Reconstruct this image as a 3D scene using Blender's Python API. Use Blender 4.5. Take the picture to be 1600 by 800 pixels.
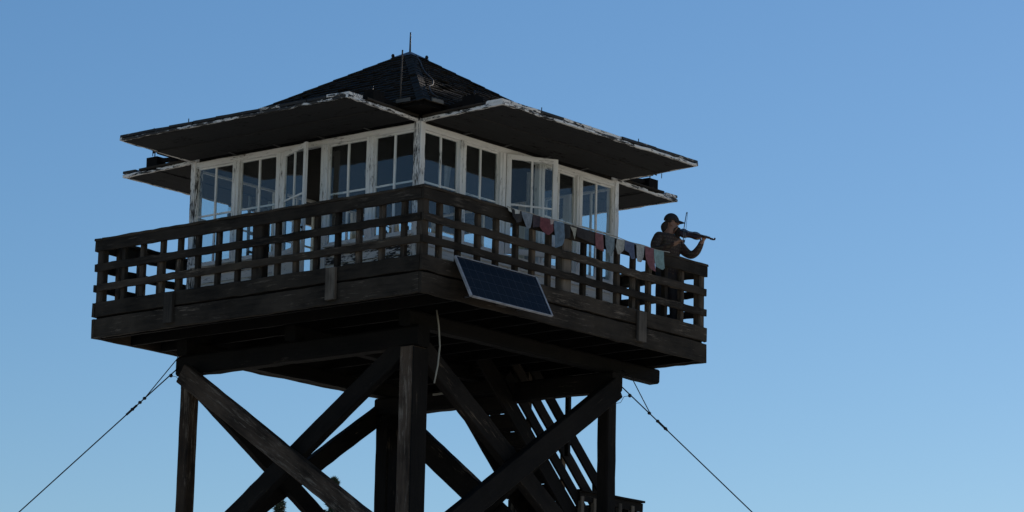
import bpy, bmesh, math, random
from mathutils import Vector, Matrix
random.seed(7)
for o in list(bpy.data.objects): bpy.data.objects.remove(o)
S = bpy.context.scene
COL = S.collection
R = math.radians

# ------------------------------------------------------------------ camera
cam_d = bpy.data.cameras.new('camera'); cam = bpy.data.objects.new('camera', cam_d); COL.objects.link(cam)
yaw, pit, rol = -0.8722961, 0.2058970, 0.02381556
fw = Vector((-math.sin(yaw)*math.cos(pit), math.cos(yaw)*math.cos(pit), math.sin(pit)))
rt = Vector((math.cos(yaw), math.sin(yaw), 0)); up = rt.cross(fw)
r2 = rt*math.cos(rol)+up*math.sin(rol); u2 = -rt*math.sin(rol)+up*math.cos(rol)
cam.matrix_world = Matrix(((r2.x,u2.x,-fw.x,-35.38364),(r2.y,u2.y,-fw.y,-31.69913),(r2.z,u2.z,-fw.z,-8.393467),(0,0,0,1)))
cam_d.sensor_width = 36; cam_d.lens = 5387.542/1600*36; cam_d.clip_start = .5; cam_d.clip_end = 12000
S.camera = cam
S.render.resolution_x = 1024; S.render.resolution_y = 512

# ------------------------------------------------------------------ light
SUN_EL, SUN_AZ = R(19.6), R(88.0)           # azimuth clockwise from +Y: low, behind the tower and right of it
w = bpy.data.worlds.new('World'); S.world = w; w.use_nodes = True
nt = w.node_tree; nt.nodes.clear()
sky = nt.nodes.new('ShaderNodeTexSky'); sky.sky_type = 'NISHITA'; sky.sun_disc = False
sky.sun_elevation = SUN_EL; sky.sun_rotation = SUN_AZ
sky.altitude = 3945; sky.air_density = 1.76; sky.dust_density = 3.7; sky.ozone_density = 3.6
bg = nt.nodes.new('ShaderNodeBackground'); bg.inputs[1].default_value = 0.0545
wo = nt.nodes.new('ShaderNodeOutputWorld')
tn = nt.nodes.new('ShaderNodeMix'); tn.data_type = 'RGBA'; tn.blend_type = 'MULTIPLY'; tn.inputs[0].default_value = 1
tn.inputs[7].default_value = (1.02, 1.0, 1.045, 1)
hs = nt.nodes.new('ShaderNodeHueSaturation'); hs.inputs['Saturation'].default_value = 1.16
nt.links.new(sky.outputs[0], hs.inputs['Color']); nt.links.new(hs.outputs[0], tn.inputs[6])
nt.links.new(tn.outputs[2], bg.inputs[0]); nt.links.new(bg.outputs[0], wo.inputs[0])
sl = bpy.data.lights.new('sun', 'SUN'); sl.energy = 5.0; sl.angle = R(.5); sl.color = (1, .9, .78)
so = bpy.data.objects.new('sun', sl); COL.objects.link(so)
sd = Vector((math.sin(SUN_AZ)*math.cos(SUN_EL), math.cos(SUN_AZ)*math.cos(SUN_EL), math.sin(SUN_EL)))
so.rotation_euler = sd.to_track_quat('Z', 'Y').to_euler()
S.view_settings.view_transform = 'Standard'; S.view_settings.look = 'None'
S.view_settings.gamma = 1; S.view_settings.exposure = 0.74
S.render.engine = 'CYCLES'

# ------------------------------------------------------------------ materials
def mat(name): 
    m = bpy.data.materials.new(name); m.use_nodes = True
    return m, m.node_tree, m.node_tree.nodes['Principled BSDF']
def N(nt, t, **k):
    n = nt.nodes.new(t)
    for a, b in k.items():
        if isinstance(b, bpy.types.NodeSocket): nt.links.new(b, n.inputs[a])
        elif a in n.inputs.keys(): n.inputs[a].default_value = b
        else: setattr(n, a, b)
    return n
def L(nt, a, b): nt.links.new(a, b)
def ramp(nt, fac, stops):
    r = nt.nodes.new('ShaderNodeValToRGB'); nt.links.new(fac, r.inputs[0])
    e = r.color_ramp.elements
    while len(e) < len(stops): e.new(.5)
    for i, (p, c) in enumerate(stops):
        e[i].position = p; e[i].color = (*c, 1) if len(c) == 3 else c
    return r.outputs[0]
def uvmap(nt, sx, sy):
    tc = nt.nodes.new('ShaderNodeTexCoord'); mp = nt.nodes.new('ShaderNodeMapping')
    mp.inputs['Scale'].default_value = (sx, sy, 1); nt.links.new(tc.outputs['UV'], mp.inputs['Vector'])
    return mp.outputs[0]
def noise(nt, vec, scale, det=5, rough=.6):
    n = nt.nodes.new('ShaderNodeTexNoise'); n.inputs['Scale'].default_value = scale
    n.inputs['Detail'].default_value = det; n.inputs['Roughness'].default_value = rough
    nt.links.new(vec, n.inputs['Vector']); return n.outputs['Fac']
def mix(nt, fac, a, b, typ='MIX'):
    n = nt.nodes.new('ShaderNodeMix'); n.data_type = 'RGBA'; n.blend_type = typ
    for s, v in ((n.inputs[0], fac), (n.inputs[6], a), (n.inputs[7], b)):
        if isinstance(v, bpy.types.NodeSocket): nt.links.new(v, s)
        else: s.default_value = v if not isinstance(v, tuple) else (*v, 1)
    return n.outputs[2]
def bump(nt, bs, h, strength=.4, dist=.01):
    b = nt.nodes.new('ShaderNodeBump'); b.inputs['Strength'].default_value = strength; b.inputs['Distance'].default_value = dist
    nt.links.new(h, b.inputs['Height']); nt.links.new(b.outputs[0], bs.inputs['Normal'])

def wood_mat(name, dark, light, fleck=None, fleck_at=.66, rough=.85):
    """weathered timber, grain along U (metres)"""
    m, t, b = mat(name)
    g = noise(t, uvmap(t, .55, 7), 3.2, 8, .72)
    big = noise(t, uvmap(t, 1.0, 1.6), 1.3, 3)
    c = mix(t, ramp(t, g, [(.36, (0,0,0)), (.66, (1,1,1))]), dark, light)
    c = mix(t, ramp(t, big, [(.35, (0,0,0)), (.7, (1,1,1))]), c, tuple(x*1.7 for x in light))
    cr = noise(t, uvmap(t, .35, 12), 2.2, 5, .7)                   # drying cracks
    c = mix(t, ramp(t, cr, [(.30, (1,1,1)), (.36, (0,0,0))]), c, tuple(x*.25 for x in dark))
    if fleck:
        f0 = noise(t, uvmap(t, .6, 6), 5, 9, .8)
        pt_ = N(t, 'ShaderNodeMath', operation='MULTIPLY_ADD'); L(t, noise(t, uvmap(t, 1, 2.5), .9, 3), pt_.inputs[0]); pt_.inputs[1].default_value = .5; L(t, f0, pt_.inputs[2])
        sb_ = N(t, 'ShaderNodeMath', operation='SUBTRACT'); L(t, pt_.outputs[0], sb_.inputs[0]); sb_.inputs[1].default_value = .25; f = sb_.outputs[0]
        c = mix(t, ramp(t, f, [(fleck_at-.05, (0,0,0)), (fleck_at+.06, (1,1,1))]), c, fleck)
    oi = t.nodes.new('ShaderNodeObjectInfo')
    va = ramp(t, oi.outputs['Random'], [(0, (.55,.54,.52)), (.6, (1.0,.98,.96)), (1, (1.7,1.62,1.5))])
    c = mix(t, 1.0, c, va, 'MULTIPLY')
    L(t, c, b.inputs['Base Color']); b.inputs['Roughness'].default_value = rough; b.inputs['Specular IOR Level'].default_value = .15
    bump(t, b, g, .6, .012); return m
def paint_mat(name, paint, under, peel=.5, rough=.55, grain=22, spec=.3):
    """old white paint peeling off along the grain; peel 0..1"""
    m, t, b = mat(name)
    f = noise(t, uvmap(t, 2.2, grain), 3.5, 7, .72)
    big = noise(t, uvmap(t, 1.1, 2.0), 1.7, 3)
    s = N(t, 'ShaderNodeMath', operation='MULTIPLY_ADD'); L(t, big, s.inputs[0]); s.inputs[1].default_value = .55; L(t, f, s.inputs[2])
    th = .98-.36*peel
    k = ramp(t, s.outputs[0], [(max(0,th-.02), (0,0,0)), (min(1,th+.02), (1,1,1))])
    dirt = ramp(t, noise(t, uvmap(t, .8, 9), 2.5, 5), [(.3, tuple(x*.78 for x in paint)), (.7, paint)])
    un = mix(t, f, tuple(x*.5 for x in under), under)
    c = mix(t, k, dirt, un)
    L(t, c, b.inputs['Base Color']); b.inputs['Roughness'].default_value = rough; b.inputs['Specular IOR Level'].default_value = spec
    inv = N(t, 'ShaderNodeInvert'); L(t, k, inv.inputs[1]); bump(t, b, inv.outputs[0], .6, .004); return m
def plain(name, col, rough=.7, metal=0, var=.25, sc=8):
    m, t, b = mat(name)
    tc = t.nodes.new('ShaderNodeTexCoord')
    n = noise(t, tc.outputs['Object'], sc, 5)
    c = ramp(t, n, [(.3, tuple(x*(1-var) for x in col)), (.7, tuple(min(1, x*(1+var)) for x in col))])
    L(t, c, b.inputs['Base Color']); b.inputs['Roughness'].default_value = rough; b.inputs['Metallic'].default_value = metal
    return m
M = {}
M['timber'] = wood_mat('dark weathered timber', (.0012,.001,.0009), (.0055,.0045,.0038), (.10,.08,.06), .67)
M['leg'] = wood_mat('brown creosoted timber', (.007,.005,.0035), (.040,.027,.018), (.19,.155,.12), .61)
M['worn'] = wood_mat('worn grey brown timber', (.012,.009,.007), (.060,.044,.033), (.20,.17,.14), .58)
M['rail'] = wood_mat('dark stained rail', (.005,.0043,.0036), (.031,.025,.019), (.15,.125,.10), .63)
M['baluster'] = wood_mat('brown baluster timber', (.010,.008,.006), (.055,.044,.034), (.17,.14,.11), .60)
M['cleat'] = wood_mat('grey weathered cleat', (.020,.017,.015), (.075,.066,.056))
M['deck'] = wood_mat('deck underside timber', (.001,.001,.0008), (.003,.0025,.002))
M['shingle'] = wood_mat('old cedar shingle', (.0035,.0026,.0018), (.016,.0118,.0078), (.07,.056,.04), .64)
M['white'] = paint_mat('old white trim paint', (.87,.86,.83), (.14,.12,.10), .22)
M['peel'] = paint_mat('badly peeled white paint', (.88,.85,.80), (.035,.03,.026), .52, grain=20)
M['edge'] = paint_mat('peeled shutter edge paint', (.80,.77,.72), (.035,.03,.025), .45, grain=9)
M['edge_worn'] = paint_mat('worn shutter edge paint', (.74,.71,.66), (.03,.026,.022), .72, grain=8)
M['edge_dark'] = paint_mat('bare shutter edge board', (.50,.48,.44), (.022,.019,.017), 1.0, grain=6)
M['siding'] = paint_mat('white clapboard paint', (.88,.86,.82), (.10,.09,.08), .25)
M['siding_worn'] = paint_mat('worn white clapboard paint', (.88,.86,.82), (.045,.04,.035), .55, grain=8)
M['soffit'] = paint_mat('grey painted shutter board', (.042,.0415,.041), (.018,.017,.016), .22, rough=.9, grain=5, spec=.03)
M['walk'] = wood_mat('pale grey walkway bounce planks', (.26,.25,.23), (.48,.46,.42))
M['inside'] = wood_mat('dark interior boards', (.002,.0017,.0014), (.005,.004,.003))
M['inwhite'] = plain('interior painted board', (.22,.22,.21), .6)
M['iron'] = plain('dark iron', (.03,.03,.033), .5, .8)
M['steel'] = plain('galvanised steel', (.35,.35,.36), .45, .9)
M['alu'] = plain('aluminium frame', (.34,.34,.35), .55, .3, .3)
M['copper'] = plain('tarnished cap metal', (.10,.075,.07), .5, .5)
M['cable'] = plain('pale cable sheath', (.27,.26,.22), .6, 0, .1)
M['rod'] = plain('brown lightning rod', (.055,.045,.038), .8, 0)
M['skin'] = plain('skin', (.24,.135,.095), .6, 0, .08)
M['hair'] = plain('dark brown hair', (.018,.012,.009), .75, 0, .4, 60)
M['cap'] = plain('dark cap cloth', (.020,.020,.024), .85)
M['jeans'] = plain('dark trousers', (.022,.022,.026), .9)
M['shoe'] = plain('brown boots', (.03,.02,.015), .6)
M['violin'] = plain('dark violin varnish', (.055,.022,.012), .3)
M['ebony'] = plain('black fingerboard', (.010,.010,.010), .35)
M['bowstick'] = plain('grey bow hair and stick', (.10,.10,.105), .5)

def shirt_mat():
    m, t, b = mat('brown plaid shirt')
    tc = t.nodes.new('ShaderNodeTexCoord')
    def band(ax, sc):
        s = t.nodes.new('ShaderNodeTexWave'); s.wave_type = 'BANDS'; s.bands_direction = ax
        s.inputs['Scale'].default_value = sc; s.inputs['Distortion'].default_value = .6; L(t, tc.outputs['Object'], s.inputs['Vector']); return s.outputs['Fac']
    c = mix(t, band('Z', 6), (.035,.026,.019), (.085,.062,.042))
    c = mix(t, ramp(t, band('X', 6), [(.55,(0,0,0)),(.75,(1,1,1))]), c, (.05,.028,.022))
    L(t, c, b.inputs['Base Color']); b.inputs['Roughness'].default_value = .9
    bump(t, b, noise(t, tc.outputs['Object'], 14, 4), .7, .02); return m
M['shirt'] = shirt_mat()

def glass_mat(name, dirt=.07):
    m, t, b = mat(name); t.nodes.remove(b); out = t.nodes['Material Output']
    tr = N(t, 'ShaderNodeBsdfTransparent'); tr.inputs[0].default_value = (.86,.90,.90,1)
    gl = N(t, 'ShaderNodeBsdfGlossy'); gl.inputs['Roughness'].default_value = .015
    tc = t.nodes.new('ShaderNodeTexCoord')
    nb = noise(t, tc.outputs['Object'], 1.4, 2); bp = N(t, 'ShaderNodeBump'); bp.inputs['Strength'].default_value = .12; bp.inputs['Distance'].default_value = .02
    L(t, nb, bp.inputs['Height']); L(t, bp.outputs[0], gl.inputs['Normal'])
    ge = t.nodes.new('ShaderNodeNewGeometry')
    dt = N(t, 'ShaderNodeVectorMath', operation='DOT_PRODUCT'); L(t, ge.outputs['Normal'], dt.inputs[0]); L(t, ge.outputs['Incoming'], dt.inputs[1])
    ab = N(t, 'ShaderNodeMath', operation='ABSOLUTE'); L(t, dt.outputs['Value'], ab.inputs[0])
    om = N(t, 'ShaderNodeMath', operation='SUBTRACT'); om.inputs[0].default_value = 1; L(t, ab.outputs[0], om.inputs[1])
    pw = N(t, 'ShaderNodeMath', operation='POWER'); L(t, om.outputs[0], pw.inputs[0]); pw.inputs[1].default_value = 5
    fr = N(t, 'ShaderNodeMath', operation='MULTIPLY_ADD'); L(t, pw.outputs[0], fr.inputs[0]); fr.inputs[1].default_value = .90; fr.inputs[2].default_value = .085
    df = N(t, 'ShaderNodeBsdfDiffuse'); df.inputs[0].default_value = (.45,.47,.47,1)
    m1 = N(t, 'ShaderNodeMixShader'); L(t, fr.outputs[0], m1.inputs[0]); L(t, tr.outputs[0], m1.inputs[1]); L(t, gl.outputs[0], m1.inputs[2])
    m2 = N(t, 'ShaderNodeMixShader')
    d = ramp(t, noise(t, tc.outputs['Object'], 2.6, 6, .7), [(.35, (dirt*.5,)*3), (.75, (dirt*1.8,)*3)])
    L(t, d, m2.inputs[0]); L(t, m1.outputs[0], m2.inputs[1]); L(t, df.outputs[0], m2.inputs[2])
    L(t, m2.outputs[0], out.inputs[0]); return m
M['glass'] = glass_mat('old dusty window glass', .022)

def panel_mat():
    m, t, b = mat('dark blue solar cells'); uv = uvmap(t, 1, 1)
    br = t.nodes.new('ShaderNodeTexBrick'); br.offset = 0; br.inputs['Scale'].default_value = 1
    br.inputs['Color1'].default_value = (.0045,.0065,.0095,1); br.inputs['Color2'].default_value = (.0055,.008,.012,1)
    br.inputs['Mortar'].default_value = (.03,.034,.042,1); br.inputs['Mortar Size'].default_value = .003
    br.inputs['Brick Width'].default_value = .156; br.inputs['Row Height'].default_value = .150
    L(t, uv, br.inputs['Vector']); L(t, br.outputs['Color'], b.inputs['Base Color'])
    b.inputs['Roughness'].default_value = .25; b.inputs['Specular IOR Level'].default_value = .06; return m
M['cells'] = panel_mat()

# ------------------------------------------------------------------ mesh helpers
class MB:
    """collects pieces of ONE mesh, world coordinates"""
    def __init__(s): s.bm = bmesh.new(); s.uv = s.bm.loops.layers.uv.new('UVMap')
    def ring(s, rings, closed=True, caps=True, uvlen=None, smooth=False):
        """rings: list of lists of Vectors with equal count"""
        V = [[s.bm.verts.new(p) for p in r] for r in rings]; n = len(rings[0])
        o1, o2 = random.uniform(0, 60), random.uniform(0, 60)
        per = [0]
        for i in range(n): per.append(per[-1]+(rings[0][(i+1)%n]-rings[0][i]).length)
        ul = [0]
        for i in range(len(rings)-1):
            a = sum(rings[i], Vector())/n; b = sum(rings[i+1], Vector())/n; ul.append(ul[-1]+(b-a).length)
        for k in range(len(V)-1):
            for i in range(n if closed else n-1):
                j = (i+1) % n
                try: f = s.bm.faces.new((V[k][i], V[k][j], V[k+1][j], V[k+1][i]))
                except ValueError: continue
                f.smooth = smooth
                for l, (u, v) in zip(f.loops, ((ul[k], per[i]), (ul[k], per[i+1]), (ul[k+1], per[i+1]), (ul[k+1], per[i]))):
                    l[s.uv].uv = (u+o1, v+o2)
        if caps and closed:
            for r in (list(reversed(V[0])), V[-1]):
                f = s.bm.faces.new(r); c = r[0].co
                for l in f.loops:
                    d = l.vert.co-c; l[s.uv].uv = (o1+d.length*.3, o2+d.z+d.x+d.y)
        return s
    def bar(s, a, b, w, h, upv=(0,0,1), jit=.0015, bev=.12, seg=None, roll=0):
        """timber from a to b, w across (side), h along up; chamfered, slightly uneven"""
        a, b = Vector(a), Vector(b); d = (b-a); ln = d.length; d.normalize()
        u = Vector(upv); sd_ = d.cross(u)
        if sd_.length < 1e-4: u = Vector((1,0,0)); sd_ = d.cross(u)
        sd_.normalize(); u = sd_.cross(d)
        n = seg if seg else max(1, int(ln/.22)); c = min(w, h)*bev
        prof = [(-w/2+c,-h/2),(w/2-c,-h/2),(w/2,-h/2+c),(w/2,h/2-c),(w/2-c,h/2),(-w/2+c,h/2),(-w/2,h/2-c),(-w/2,-h/2+c)]
        rg = []
        for k in range(n+1):
            p = a+d*(ln*k/n); ox, oy = random.gauss(0, jit), random.gauss(0, jit)
            rg.append([p+sd_*(x+ox+random.gauss(0, jit*.6))+u*(y+oy+random.gauss(0, jit*.6)) for x, y in prof])
        return s.ring(rg)
    def box(s, lo, hi, grain=0, jit=0):
        lo, hi = Vector(lo), Vector(hi); c = (lo+hi)/2; d = hi-lo
        if grain == 0: return s.bar((lo.x,c.y,c.z),(hi.x,c.y,c.z), d.y, d.z, (0,0,1), jit, .04, 1 if not jit else None)
        if grain == 1: return s.bar((c.x,lo.y,c.z),(c.x,hi.y,c.z), d.x, d.z, (0,0,1), jit, .04, 1 if not jit else None)
        return s.bar((c.x,c.y,lo.z),(c.x,c.y,hi.z), d.x, d.y, (0,1,0), jit, .04, 1 if not jit else None)
    def tube(s, pts, r, n=8, taper=None, smooth=True):
        pts = [Vector(p) for p in pts]; rg = []
        for k, p in enumerate(pts):
            d = (pts[min(k+1, len(pts)-1)]-pts[max(k-1, 0)]).normalized()
            a = d.cross(Vector((.3,.2,1)) if abs(d.z) < .9 else Vector((1,.1,0))).normalized(); b = d.cross(a)
            rr = r if not taper else taper[k]
            rg.append([p+(a*math.cos(2*math.pi*i/n)+b*math.sin(2*math.pi*i/n))*rr for i in range(n)])
        return s.ring(rg, smooth=smooth)
    def lathe(s, base, prof, n=16, ax=(0,0,1)):
        base = Vector(base); z = Vector(ax).normalized(); a = z.orthogonal().normalized(); b = z.cross(a)
        return s.ring([[base+z*h+(a*math.cos(2*math.pi*i/n)+b*math.sin(2*math.pi*i/n))*max(r, .0005) for i in range(n)] for r, h in prof], smooth=True)
    def quad(s, pts, uvs=None, thick=0):
        v = [s.bm.verts.new(Vector(p)) for p in pts]; f = s.bm.faces.new(v)
        o = random.uniform(0, 40)
        for l, q in zip(f.loops, uvs or [(0,0),(1,0),(1,1),(0,1)][:len(v)]): l[s.uv].uv = (q[0], q[1])
        return s
    def build(s, name, m, parent=None, smooth=False):
        off = Vector()
        q = parent
        while q: off += q.location; q = q.parent
        for v in s.bm.verts: v.co -= off
        bmesh.ops.recalc_face_normals(s.bm, faces=s.bm.faces)
        me = bpy.data.meshes.new(name); s.bm.to_mesh(me); s.bm.free()
        me.materials.append(m)
        o = bpy.data.objects.new(name, me); COL.objects.link(o)
        if parent: o.parent = parent
        return o
def tag(o, label=None, cat=None, group=None, kind=None):
    if label: o['label'] = label
    if cat: o['category'] = cat
    if group: o['group'] = group
    if kind: o['kind'] = kind
    return o
def thing(name, loc, label, cat, group=None):
    o = bpy.data.objects.new(name, None); o.empty_display_size = .2; COL.objects.link(o); o.location = loc
    return tag(o, label, cat, group)

# ------------------------------------------------------------------ ground
GZ = -10.0
bm = bmesh.new(); n = 60
for i in range(n+1):
    for j in range(n+1):
        x = ((i/n*2-1)); y = ((j/n*2-1)); X = math.copysign(abs(x)**2.4, x)*6000; Y = math.copysign(abs(y)**2.4, y)*6000
        rr = math.hypot(X, Y); z = GZ if rr < 55 else GZ-min(400, (rr-55)*.10)+ (math.sin(X*.004)+math.cos(Y*.005))*min(25, (rr-55)*.02)
        bm.verts.new((X, Y, z))
bm.verts.ensure_lookup_table()
for i in range(n):
    for j in range(n): bm.faces.new([bm.verts[k] for k in (i*(n+1)+j, (i+1)*(n+1)+j, (i+1)*(n+1)+j+1, i*(n+1)+j+1)])
me = bpy.data.meshes.new('ground'); bm.to_mesh(me); bm.free()
g, t, b = mat('dry mountain ground'); tc = t.nodes.new('ShaderNodeTexCoord')
c = ramp(t, noise(t, tc.outputs['Object'], .35, 8, .65), [(.3, (.34,.32,.26)), (.55, (.52,.50,.44)), (.75, (.62,.60,.55))])
L(t, c, b.inputs['Base Color']); b.inputs['Roughness'].default_value = 1; me.materials.append(g)
go = bpy.data.objects.new('ground', me); COL.objects.link(go); tag(go, 'pale rocky summit ground under the tower', 'ground', kind='structure')

# ------------------------------------------------------------------ tower frame
D = 3.05; G = 2.06; FL = .45; C_ = 2.13
tw = thing('lookout_tower', (0,0,GZ), 'tall dark timber tower frame with crossed braces and wide wooden platform under the white cabin', 'tower')
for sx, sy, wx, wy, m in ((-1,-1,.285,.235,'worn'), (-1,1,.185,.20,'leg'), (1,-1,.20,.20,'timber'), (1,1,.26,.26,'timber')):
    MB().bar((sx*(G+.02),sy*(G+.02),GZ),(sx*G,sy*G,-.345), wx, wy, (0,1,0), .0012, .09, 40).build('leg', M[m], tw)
MB().bar((-2.085,-2.232,GZ),(-2.062,-2.195,-.36), .285, .022, (0,1,0), .001, .05, 40).build('shaded_face_board', M['timber'], tw)  # dark board imitates shade on the near leg's right side
for sx, sy in ((-1,-1),(-1,1),(1,-1),(1,1)):
    MB().lathe((sx*2.08,sy*2.08,GZ-.3), [(.38,0),(.36,.42),(.30,.5)], 20).build('footing', plain('concrete', (.3,.3,.28), .9), tw)
# crossed braces: panel -0.3..-3.0, then repeated down
for lev in range(3):
    dz = -3.02*lev
    if GZ+.2 > -3.1+dz: continue
    for a, b_, h, m in ((( -2.255, 2.0,-.345),(-2.255,-2.16,-3.06), .285,'worn'), ((-2.10,-1.93,-.33),(-2.10,1.95,-2.98), .27,'timber'),
                    ((2.0,-2.255,-.31),(-2.12,-2.255,-3.05), .31,'timber'), ((-1.92,-2.10,-.36),(1.94,-2.10,-2.95), .29,'timber'),
                    ((-1.95,2.10,-.40),(1.92,2.10,-2.75), .25,'timber'), ((2.12,2.255,-.26),(-2.12,2.255,-3.10), .26,'timber'),
                    ((2.255,2.12,-.30),(2.255,-2.1,-3.60), .36,'timber'), ((2.10,-1.94,-.38),(2.10,1.92,-2.95), .26,'timber')):
        a = Vector(a)+Vector((0,0,dz)); b_ = Vector(b_)+Vector((0,0,dz))
        perp = Vector((1,0,0)) if abs(a.x-b_.x) < .01 else Vector((0,1,0))
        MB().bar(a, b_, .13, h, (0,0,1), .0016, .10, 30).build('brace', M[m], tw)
    if lev:
        for s in (-1, 1):
            MB().bar((s*2.13,-2.3,dz-.16),(s*2.13,2.3,dz-.16), .14, .24).build('girt', M['timber'], tw)
            MB().bar((-2.3,s*2.13,dz+.12),(2.3,s*2.13,dz+.12), .14, .24).build('girt', M['timber'], tw)
# cap beams along y on the legs, cross beams along x on them
for s in (-1, 1):
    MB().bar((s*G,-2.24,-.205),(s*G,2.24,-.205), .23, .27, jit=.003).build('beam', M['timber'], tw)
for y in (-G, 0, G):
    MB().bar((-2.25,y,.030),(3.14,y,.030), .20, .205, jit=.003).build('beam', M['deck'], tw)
mj = MB()
for k in range(11): mj.bar((-2.9+.58*k,-2.98,.272),(-2.9+.58*k,2.98,.272), .05, .272)
mj.build('joists', M['deck'], tw)
md = MB()
for k in range(44):
    y = -3.0+.1365*k+.068; md.bar((-3.0,y,.430),(3.0,y,.430), .1365, .038, jit=.0004, bev=.02)
md.build('deck_boards', M['deck'], tw)
mw = MB()
for k in range(22):
    y = -2.86+.272*k; mw.bar((-2.86,y,.4535),(2.86,y,.4535), .266, .008, jit=0, bev=.02, seg=1)
mw.build('walkway_bounce_planks', M['walk'], tw)  # unseen pale layer added over the deck to bounce light onto the siding
for ax in (0, 1):
    for s in (-1, 1):
        e = D if ax else D-.053
        for z0, z1, th, off in ((.132,.402,.05,0), (.432,.632,.045,.004)):
            q = D-th/2+off
            a, b_ = ((-e,s*q,(z0+z1)/2),(e,s*q,(z0+z1)/2)) if ax else ((s*q,-e,(z0+z1)/2),(s*q,e,(z0+z1)/2))
            MB().bar(a, b_, th, z1-z0, jit=.0035, bev=.08, seg=36).build('fascia_board', M['rail'], tw)
        for q in (-1.5, 1.5):
            o_ = s*(D+.032)
            a = (q*1.0 if ax else o_, o_ if ax else q, .19); b_ = (a[0], a[1], .615)
            MB().bar(a, b_, .17 if ax else .05, .05 if ax else .17, (0,1,0), .002, .1).build('cleat', M['cleat'], tw)
    
# ------------------------------------------------------------------ railing
rl = thing('deck_railing', (0,0,FL), 'dark wooden slat railing round the whole tower platform', 'railing')
pos = [-2.65,-2.27,-1.87,-1.50,-1.11,-.75,-.40,.34,.71,1.08,1.43,1.79,2.16,2.53]
for ax in (0, 1):
    for s in (-1, 1):
        def P(q, o_, z): return (q, s*o_, z) if ax else (s*o_, q, z)
        e = D-.005 if ax else D-.052
        for k, (z0, z1, th) in enumerate(((1.362,1.512,.045), (1.082,1.186,.042), (.795,.893,.042))):
            o_ = D-.022
            ee = e+(.0 if k else 0)
            MB().bar(P(-ee,o_,(z0+z1)/2), P(ee,o_,(z0+z1)/2), th, z1-z0, jit=.0035, bev=.1, seg=40).build('top_rail' if k == 0 else 'rail_board', M['rail'], rl)
        ec = D+.012 if ax else D-.135
        MB().bar(P(-ec,D-.062,1.530), P(ec,D-.062,1.530), .14, .034, jit=.0025, bev=.15, seg=40).build('rail_cap', M['rail'], rl)
        for q in pos:
            q += random.uniform(-.012,.012)
            MB().bar(P(q,D-.088,.46), P(q+random.uniform(-.008,.008),D-.088,1.51), .074, .074, (0,1,0), .0015).build('baluster', M['baluster' if random.random() < .5 else 'rail'], rl)
        MB().bar(P(-.045,D-.115,.455), P(-.045,D-.115,1.51), .20 if ax else .14, .14 if ax else .20, (0,1,0), .002).build('post', M['cleat' if s < 0 and ax else 'rail'], rl)
for sx in (-1, 1):
    for sy in (-1, 1):
        MB().bar((sx*2.965,sy*2.965,.455),(sx*2.965,sy*2.965,1.512), .12, .12, (0,1,0), .0015).build('post', M['baluster'], rl)

# ------------------------------------------------------------------ cabin
cb = thing('lookout_cabin', (0,0,FL), 'white windowed lookout cabin with dark shingle roof and propped up shutters', 'cabin')
C = C_
faces = {'L': (0,-1), 'R': (1,-1), 'B': (1,1), 'E': (0,1)}     # axis of the normal, sign
def FP(f, q, o_, z):
    ax, s = faces[f]
    return Vector((s*o_, q, z)) if ax == 0 else Vector((q, s*o_, z))
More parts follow.
